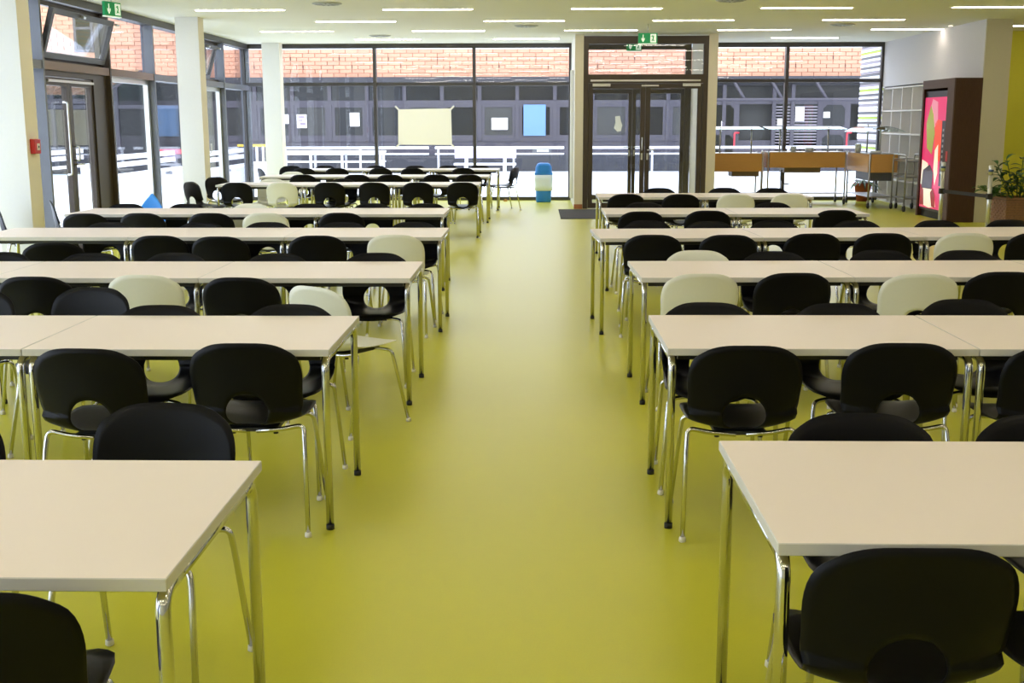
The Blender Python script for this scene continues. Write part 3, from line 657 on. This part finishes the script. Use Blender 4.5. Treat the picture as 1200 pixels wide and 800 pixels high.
YAWS = {('L1f', 0): 176, ('L2n', 0): -3, ('L2f', 1): 170, ('L4n', 0): 12, ('L2n', 1): 0, ('R2n', 0): 0, ('R2n', 1): -2, ('R1n', 0): 0, ('L1n', 0): 10}
for key, lst in CH.items():
    side = 'left' if key[0] == 'L' else 'right'; row = ORD[int(key[1]) - 1]; far = key[2] == 'f'
    order = sorted(range(len(lst)), key=lambda i: abs(lst[i][0]))
    for i, (x, y, c) in enumerate(lst):
        base = 180 if far else 0
        a = math.radians(YAWS.get((key, i), base + random.uniform(-4, 4)))
        cx, cy = x + (-.277) * math.sin(a), y + .277 * math.cos(a)
        lab = '%s shell chair, %s side of %s %s-hand row, %s from the aisle' % ('cream' if c == 'w' else 'black', 'far' if far else 'near', row, side, ORD[order.index(i)])
        chair(c, cx, cy, a, lab, 'shell chairs along the %s-hand table rows' % side)
chair('w', -.99, 6.12, math.radians(-34), 'cream shell chair turned towards the aisle at the third left-hand row', 'shell chairs along the left-hand table rows')
chair('b', -.60, 21.6, math.radians(112), 'black shell chair seen side-on at the aisle end of the last left-hand row', None)
chair('b', -4.60, 16.35, math.radians(-105), 'black shell chair turned sideways at the window end of the sixth left-hand row', None)
chair('b', -4.68, 17.70, math.radians(232), 'black shell chair behind the window end of the sixth left-hand row', None)
chair('b', -4.75, 21.3, math.radians(-60), 'black shell chair seen edge-on beside the rear white column', None)
chair('b', -4.97, 12.62, math.radians(-68), 'black shell chair half hidden behind the column with the alarm box', None)
chair('b', -5.13, 11.70, math.radians(-65), 'black shell chair just inside the left edge of the photo', None)
chair('p', -4.55, 13.45, math.radians(170), 'bright blue chair with a pointed back near the windows', None)
# ---- tables
TL = 1.198; TD = .8
bm = bmesh.new(); box(bm, -TL / 2, TL / 2, -TD / 2, TD / 2, .712, .74)
bmesh.ops.bevel(bm, geom=bm.edges[:], offset=.002, segments=1, affect='EDGES')
for f in bm.faces:
    if abs(f.normal.z) < .9: f.material_index = 1
table = thing('canteen_table', '', 'table')
obj('tabletop', bm, [M['top'], M['edge']], table)
for sx in (-1, 1):
    x = sx * (TL / 2 - .022)
    for sy in (-1, 1):
        l = obj('leg', T([(x, sy * .365, .02), (x, sy * .365, .695), (x, sy * .26, .695)], .0155, 12, .06), M['chrome'], table)
        obj('foot_cap', lathe([(.0165, 0), (.0165, .022)], 12, c=(x, sy * .365)), M['rubber'], l)
    obj('side_rail', T([(x, -.26, .695), (x, .26, .695)], .0155, 12), M['chrome'], table)
for sy in (-1, 1): obj('crossbar', B((-TL / 2 + .05, TL / 2 - .05, sy * .30 - .015, sy * .30 + .015, .680, .712)), M['beam'], table)
TB = {'L': [(-.713, 2.12, 2, 1.202), (-.80, 4.42, 3, 1.202), (-.705, 6.51, 3, 1.202), (-.72, 8.88, 3, 1.21), (-.877, 11.12, 3, 1.215), (-.80, 16.3, 3, 1.225), (-.76, 18.75, 3, 1.225), (-.68, 21.38, 3, 1.225)],
      'R': [(.508, 2.33, 2, 1.202), (.514, 4.455, 3, 1.202), (.589, 6.54, 3, 1.202), (.485, 8.78, 3, 1.24), (.687, 11.11, 2, 1.245), (.748, 13.6, 2, 1.24)]}
first = True
for sd, lst in TB.items():
    s = -1 if sd == 'L' else 1
    for r, (xe, y, n_, pitch) in enumerate(lst):
        ang = math.radians({('R', 3): 2.8, ('R', 2): 1.2}.get((sd, r), 0))
        for k in range(n_):
            o = table if first else copy_tree(table); first = False
            dx_ = TL / 2 + pitch * k; o.location = (xe + s * dx_ * math.cos(ang), y + TD / 2 + dx_ * math.sin(ang), 0); o.rotation_euler = (0, 0, ang)
            o['label'] = 'white canteen table with chrome legs in the %s %s-hand row, %s from the aisle' % (ORD[r], 'left' if s < 0 else 'right', ORD[k])
            o['group'] = 'canteen tables in long rows'; o.scale = ((pitch - .003) / TL, 1, 1)
# ---- doormat
o = obj('doormat', B((.42, 3.0, 19.55, 21.6, 0, .012)), M['mat']); o['label'] = 'dark grey doormat in front of the double door'; o['category'] = 'doormat'
# ---- bin
t = thing('waste_bin', 'blue swing-lid bin with a white liner by the back glazing', 'bin', (.16, 23.75, 0))
def rsq(bm, prof, n=28, ex=3.2):
    rings = []
    for a, z in prof:
        rg = []
        for k in range(n):
            th = 2 * PI * k / n; c, s = math.cos(th), math.sin(th)
            rg.append(bm.verts.new((a * math.copysign(abs(c) ** (2 / ex), c), a * .8 * math.copysign(abs(s) ** (2 / ex), s), z)))
        rings.append(rg)
    for A, Bb in zip(rings, rings[1:]):
        for k in range(n):
            f = bm.faces.new((A[k], A[(k + 1) % n], Bb[(k + 1) % n], Bb[k])); f.smooth = True
    bm.faces.new(rings[0][::-1]); bm.faces.new(rings[-1]); return bm
obj('bin_body', rsq(bmesh.new(), [(.145, 0), (.152, .02), (.168, .54)]), M['bin_blue'], t)
obj('bin_liner', rsq(bmesh.new(), [(.163, .23), (.185, .235), (.178, .33), (.190, .45), (.186, .545)]), M['liner'], t)
obj('bin_lid', rsq(bmesh.new(), [(.182, .545), (.184, .575), (.168, .60), (.160, .70), (.125, .765), (.08, .78)]), M['bin_blue'], t)
obj('swing_flap', B((-.10, .10, -.152, -.146, .60, .735), bev=.002), M['bin_blue'], t, (0, 0, 0))
# small dropped leaf/paper
o = obj('paper_scrap', plate([(-.03, 0), (.04, .0), (.05, .03), (0, .05), (-.04, .02)], .02, 'xz'), M['wood'], loc=(-.62, 23.9, 0)); o['label'] = 'tiny brown scrap lying on the floor left of the blue bin'; o['category'] = 'litter'
# ---- alarm box
p = at(42, 172, Y=12.17)
t = thing('fire_alarm', 'red fire alarm box on the white column at the left', 'alarm', (-5.2, 12.15, 1.36))
obj('housing', B((0, .05, -.075, .075, -.075, .075), bev=.006), M['red'], t); obj('break_glass', B((.05, .054, -.02, .045, -.04, .03)), M['paper'], t); obj('push_point', lathe([(.012, .054), (.012, .058)], 10), M['cable'], t, (0, .012, -.005), (0, PI / 2, 0))
# ---- cube shelf
t = thing('cube_shelf', 'built-in white cube shelving in the niche behind the service trolley', 'shelf', (7.02, 20.52, 0))
Ls = 3.76
obj('back_panel', B((.33, .335, 0, Ls, 0, 2.25)), M['shelf_b'], t)
for k in range(7):
    y = k * (Ls - .03) / 6; obj('upright', B((0, .33, y, y + .03, 0, 2.25)), M['shelf'], t)
for k in range(6):
    z = k * .444; obj('shelf_board', B((.003, .33, .03, Ls - .03, z, z + .028)), M['shelf'], t)
# ---- vending unit housing
vt = thing('vending_machine', 'drinks vending machine with red and pink print inside a dark wood housing', 'vending machine', (6.58, 18.86, 0))
Wv, Dv, Hv = .42, 1.52, 2.26       # X depth, Y length, height
obj('side_panel', B((.0, Wv, 0, .03, 0, Hv - .04)), M['dwood'], vt)
obj('side_panel', B((0, Wv, Dv - .03, Dv, 0, Hv - .04)), M['dwood'], vt)
obj('top_panel', B((0, Wv, 0, Dv, Hv - .04, Hv)), M['dwood'], vt)
obj('front_frame', B((-.02, 0, 0, .30, 0, Hv), (-.02, 0, Dv - .06, Dv, 0, Hv), (-.02, 0, .30, Dv - .06, Hv - .14, Hv)), M['fwood'], vt)
obj('machine_body', B((.02, Wv - .02, .31, Dv - .07, .12, 2.08)), M['panel'], vt)
obj('foot_plinth', B((.05, Wv - .02, .33, Dv - .1, .0, .12)), M['rubber'], vt)
fp = obj('front_print', B((.01, .02, .33, Dv - .08, .16, 1.98)), M['magenta'], vt)
def pr(name, m, poly, d): return obj(name, plate([(y, z) for y, z in poly], -.003, 'yz'), M[m], fp, (.01 - d * .003, 0, 0))
pr('print_pink', 'pink', [(.75, 1.55), (1.0, 1.45), (1.2, 1.7), (1.05, 1.95), (.8, 1.9)], 0)
pr('print_orange', 'orange', [(.50, .95), (.84, .95), (.86, 1.55), (.75, 1.62), (.56, 1.60)], 0)
pr('print_leaf', 'olive', [(.95, 1.05), (1.20, 1.15), (1.30, 1.55), (1.12, 1.85), (.98, 1.7), (.86, 1.4)], 1)
pr('print_swirl', 'pcream', [(.70, .40), (.95, .55), (1.12, .90), (1.40, .95), (1.42, .55), (1.25, .2), (.95, .17), (.62, .2)], 1)
pr('print_foam', 'pcream', [(.62, .75), (.72, .55), (.82, .80), (.80, 1.12), (.66, 1.22)], 1)
pr('print_chocolate', 'choc', [(.84, .48), (1.36, .48), (1.32, .78), (1.0, .88), (.82, .75)], 2)
pr('print_cup', 'red', [(.64, .18), (.80, .20), (.90, .42), (.78, .5), (.66, .38)], 2)
pr('print_cherry', 'red', [(1.2, .2), (1.42, .2), (1.4, .55), (1.25, .45)], 2)
kp = obj('keypad_panel', B((.002, .012, .335, .52, .55, 1.60)), M['panel'], vt)
for k in range(9): obj('button', B((-.002, .002, .41, .46, .75 + k * .085, .79 + k * .085)), M['alu'], kp)
obj('price_label', B((-.024, -.02, .12, .20, .96, 1.12)), M['red'], vt)
# ---- carts
def caster(parent, x, y, z=0, r=.055, rz=0):
    o = obj('caster', B((x - .018, x + .018, y - .018, y + .018, r * 1.6, r * 2.6)), M['steel'], parent)
    bm = lathe([(r * .55, -.016), (r, -.013), (r, .013), (r * .55, .016)], 16); bmesh.ops.rotate(bm, verts=bm.verts, matrix=Matrix.Rotation(PI / 2, 3, 'Y') @ Matrix.Rotation(0, 3, 'Z'))
    obj('wheel', bm, M['rubber'], o, (x, y, r))
def cart(name, label, x0, x1, y0, y1, zt, zb, box_span=None, boxm='box', glass='x', gz=1.46):
    t = thing(name, label, 'buffet cart', ((x0 + x1) / 2, (y0 + y1) / 2, 0), 0, 'wood-panelled buffet carts')
    a, b = (x1 - x0) / 2, (y1 - y0) / 2
    for sx in (-1, 1):
        for sy in (-1, 1):
            obj('post', T([(sx * (a - .015), sy * (b - .015), .13), (sx * (a - .015), sy * (b - .015), zt + .02)], .016, 8), M['steel'], t); caster(t, sx * (a - .015), sy * (b - .015))
    for sy in (-1, 1): obj('wood_panel', B((-a + .035, a - .035, sy * b - .012, sy * b + .012, zb, zt - .01)), M['wood'], t)
    for sx in (-1, 1): obj('wood_panel', B((sx * a - .012, sx * a + .012, -b + .035, b - .035, zb, zt - .01)), M['wood'], t)
    obj('counter', B((-a + .032, a - .032, -b + .014, b - .014, zt - .03, zt)), M['steel'], t)
    obj('lower_shelf', B((-a + .03, a - .03, -b + .03, b - .03, .20, .215)), M['steel'], t)
    if box_span: obj('under_box', B((box_span[0], box_span[1], -b * .8, b * .5, zb - .10 if boxm == 'box' else zb - .16, zb)), M[boxm], t)
    if glass == 'x':
        for sx in (-.62, .62): obj('glass_post', T([(sx * a, 0, zt), (sx * a, 0, gz + .02)], .016, 8), M['steel'], t); obj('clamp', B((sx * a - .05, sx * a + .05, -.05, .05, gz - .03, gz)), M['box'], t)
        obj('sneeze_guard', B((-a, a, -.30, .30, 0, .010)), M['sneeze'], t, (0, 0, gz), (math.radians(4.5), 0, 0))
    else:
        for sy in (-.55, .55): obj('glass_post', T([(0, sy * b, zt), (0, sy * b, gz + .07)], .016, 8), M['steel'], t); obj('clamp', B((-.07, .07, sy * b - .03, sy * b + .03, gz - .02, gz + .02)), M['box'], t)
        bm = bmesh.new(); n_ = 10
        pts = [(-.36 + .72 * i / n_, gz + .03 - .10 * ((i / n_ - .5) * 2) ** 2) for i in range(n_ + 1)]
        A = [[bm.verts.new((x, yy, z + dz)) for x, z in pts] for yy, dz in ((-b, 0), (b, 0), (b, .008), (-b, .008))]
        for q in range(4):
            for i in range(n_): bm.faces.new((A[q][i], A[q][i + 1], A[(q + 1) % 4][i + 1], A[(q + 1) % 4][i]))
        obj('sneeze_guard', bm, M['sneeze'], t)
    return t
c2 = cart('buffet_cart', 'long wood-panelled buffet cart with a glass guard before the right-hand glazing', 4.50, 6.02, 23.0, 23.7, 1.01, .71, (-.42, .28))
obj('power_cable', T([(-.45, -.2, .66), (-.47, -.22, .48), (-.40, -.24, .38), (-.30, -.24, .40)], .012, 6, .05), M['cable'], c2)
cart('buffet_cart', 'wood-panelled buffet cart half hidden by the pier right of the double door', 3.42, 4.40, 22.9, 23.6, .99, .64, (-.1, .42))
cart('buffet_cart', 'wood-panelled buffet cart placed endwise beside the service trolley', 6.15, 6.70, 21.90, 23.45, 1.0, .66, (-.2, .22), 'boxg', 'y', 1.46)
for i, (x, y, z, r, h, lab) in enumerate(((5.05, 23.3, 1.012, .06, .10, 'small pot standing on the long buffet cart'), (5.35, 23.25, 1.012, .09, .07, 'clear bowl on the long buffet cart'), (6.2, 22.9, 1.002, .06, .16, 'clear jar on the endwise buffet cart'), (6.32, 22.1, 1.002, .10, .05, 'flat dish on the endwise buffet cart'))):
    o = obj('bowl', lathe([(r * .8, 0), (r, h * .3), (r, h), (r * .85, h), (r * .8, .012)], 18), M['cup'], loc=(x, y, z)); o['label'] = lab; o['category'] = 'bowl'
# service trolley
t = thing('service_trolley', 'stainless tubular service trolley with two shelves before the cube shelving', 'trolley', (6.75, 21.42, 0))
a, b = .19, .38
for sx in (-1, 1):
    obj('tube_frame', T([(sx * a, -b, .12), (sx * a, -b, 1.0), (sx * a, b, 1.0), (sx * a, b, .12)], .014, 8, .10), M['steel'], t)
    for sy in (-1, 1): caster(t, sx * a, sy * b, r=.06)
for z in (.22, .60, .88): obj('tray', B((-a + .015, a - .015, -b + .015, b - .015, z, z + .02)), M['steel'], t)
for sy in (-1, 1):
    for z in (.64, .92): obj('rail', T([(-a, sy * b, z), (a, sy * b, z)], .007, 6), M['steel'], t)
# red tray near door
o = obj('serving_tray', B((3.62, 4.22, 22.55, 22.85, 0.0, .07), bev=.01), M['red'], loc=(0, 0, .0)); o['label'] = 'red crate on the floor below the left-hand buffet cart'; o['category'] = 'crate'
o.location.z = 0.0
# ---- terracotta pot
def leaf_mesh(L, W, droop):
    bm = bmesh.new(); n_ = 6; rows_ = []
    for i in range(n_ + 1):
        t = i / n_; ww = W * math.sin(PI * min(1, t * .95 + .05)) ** .8; z = L * t * .55 - droop * t * t * L
        rows_.append([bm.verts.new((-ww, L * t, z + ww * .3)), bm.verts.new((0, L * t, z)), bm.verts.new((ww, L * t, z + ww * .3))])
    for A, Bb in zip(rows_, rows_[1:]):
        for k in range(2): f = bm.faces.new((A[k], A[k + 1], Bb[k + 1], Bb[k])); f.smooth = True
    me = bpy.data.meshes.new('leaf'); bm.to_mesh(me); bm.free(); me.materials.append(M['leaf']); return me
t = thing('potted_fern', 'terracotta pot with a small fern behind the endwise buffet cart', 'plant', (6.62, 23.95, 0))
obj('pot', lathe([(.11, 0), (.165, .30), (.18, .30), (.18, .36), (.155, .36), (.15, .32)]), M['terra'], t)
lm = leaf_mesh(.42, .025, .9)
for k in range(16): obj('leaf', lm, None, t, (0, 0, .34), (random.uniform(-.1, .35), 0, k * 2 * PI / 16 * 1.0 + random.uniform(-.2, .2)))
# ---- rope posts + belt
for i, (x, y, lab) in enumerate(((6.12, 17.85, 'farther silver barrier post with a black belt before the vending machine'), (6.34, 16.55, 'nearer silver barrier post beside the wicker planter'))):
    t = thing('barrier_post', lab, 'barrier post', (x, y, 0), 0, 'silver belt barrier posts')
    obj('base', lathe([(.17, 0), (.17, .012), (.05, .03), (.03, .05)]), M['steel'], t)
    obj('pole', lathe([(.028, .03), (.028, .86)], 18), M['alu'], t); obj('head', lathe([(.034, .86), (.034, .98), (.026, .99)], 18), M['alu'], t)
    obj('cap', lathe([(.0345, .90), (.0345, .93)], 18), M['bluetag'], t)
    obj('belt_clip', B((-.036, .036, -.036, .036, .52, .60)), M['belt'], t)
d_ = Vector((6.34 - 6.12, 16.55 - 17.85, 0)); L = d_.length; ang = math.atan2(d_.y, d_.x)
bm = B((.04, L - .04, -.002, .002, .535, .585)); o = obj('barrier_belt', bm, M['belt'], loc=(6.12, 17.85, 0), rot=(0, 0, ang)); o['label'] = 'black belt stretched between the two silver barrier posts'; o['category'] = 'belt'
# ---- wicker planter with plant
t = thing('potted_plant', 'leafy green plant in a square wicker planter at the right edge', 'plant', (6.93, 17.0, 0))
pl = obj('planter', B((-.27, .27, -.27, .27, 0, .50)), M['wick2'], t)
bm = bmesh.new()
for z in range(14):
    for k in range(9):
        zz = .018 + z * .035; o_ = .012 if (z + k) % 2 else .003
        u0 = -.27 + k * .06; box(bm, u0, u0 + .058, -.27 - o_, -.27, zz - .015, zz + .015); box(bm, -.27 - o_, -.27, u0, u0 + .058, zz - .015, zz + .015)
obj('weave', bm, M['wick'], pl, kind='stuff')
obj('rim', B((-.285, .285, -.285, -.25, .50, .53), (-.285, .285, .25, .285, .50, .53), (-.285, -.25, -.25, .25, .50, .53), (.25, .285, -.25, .25, .50, .53)), M['wick'], t)
bm = bmesh.new(); box(bm, -.25, .25, -.25, .25, .46, .48); obj('soil', bm, M['rubber'], t)
lm2 = leaf_mesh(.17, .04, .5)
for k in range(13):
    a = random.uniform(0, 2 * PI); r = random.uniform(.05, .34); h = random.uniform(.2, .62)
    if k < 3: a = PI + random.uniform(-.4, .6); r = .55; h = .16
    pts = [(r * .3 * math.cos(a), r * .3 * math.sin(a), .48), (r * .7 * math.cos(a), r * .7 * math.sin(a), .48 + h * .6), (r * math.cos(a), r * math.sin(a), .48 + h)]
    s = obj('stem', T(pts, .006, 5, .1), M['leaf'], t)
    for j in range(9):
        u = .3 + .7 * j / 8; q = Vector(pts[0]).lerp(Vector(pts[2]), u)
        obj('leaf', lm2, None, s, q, (random.uniform(-.3, .4), 0, j * 2.4 + k))
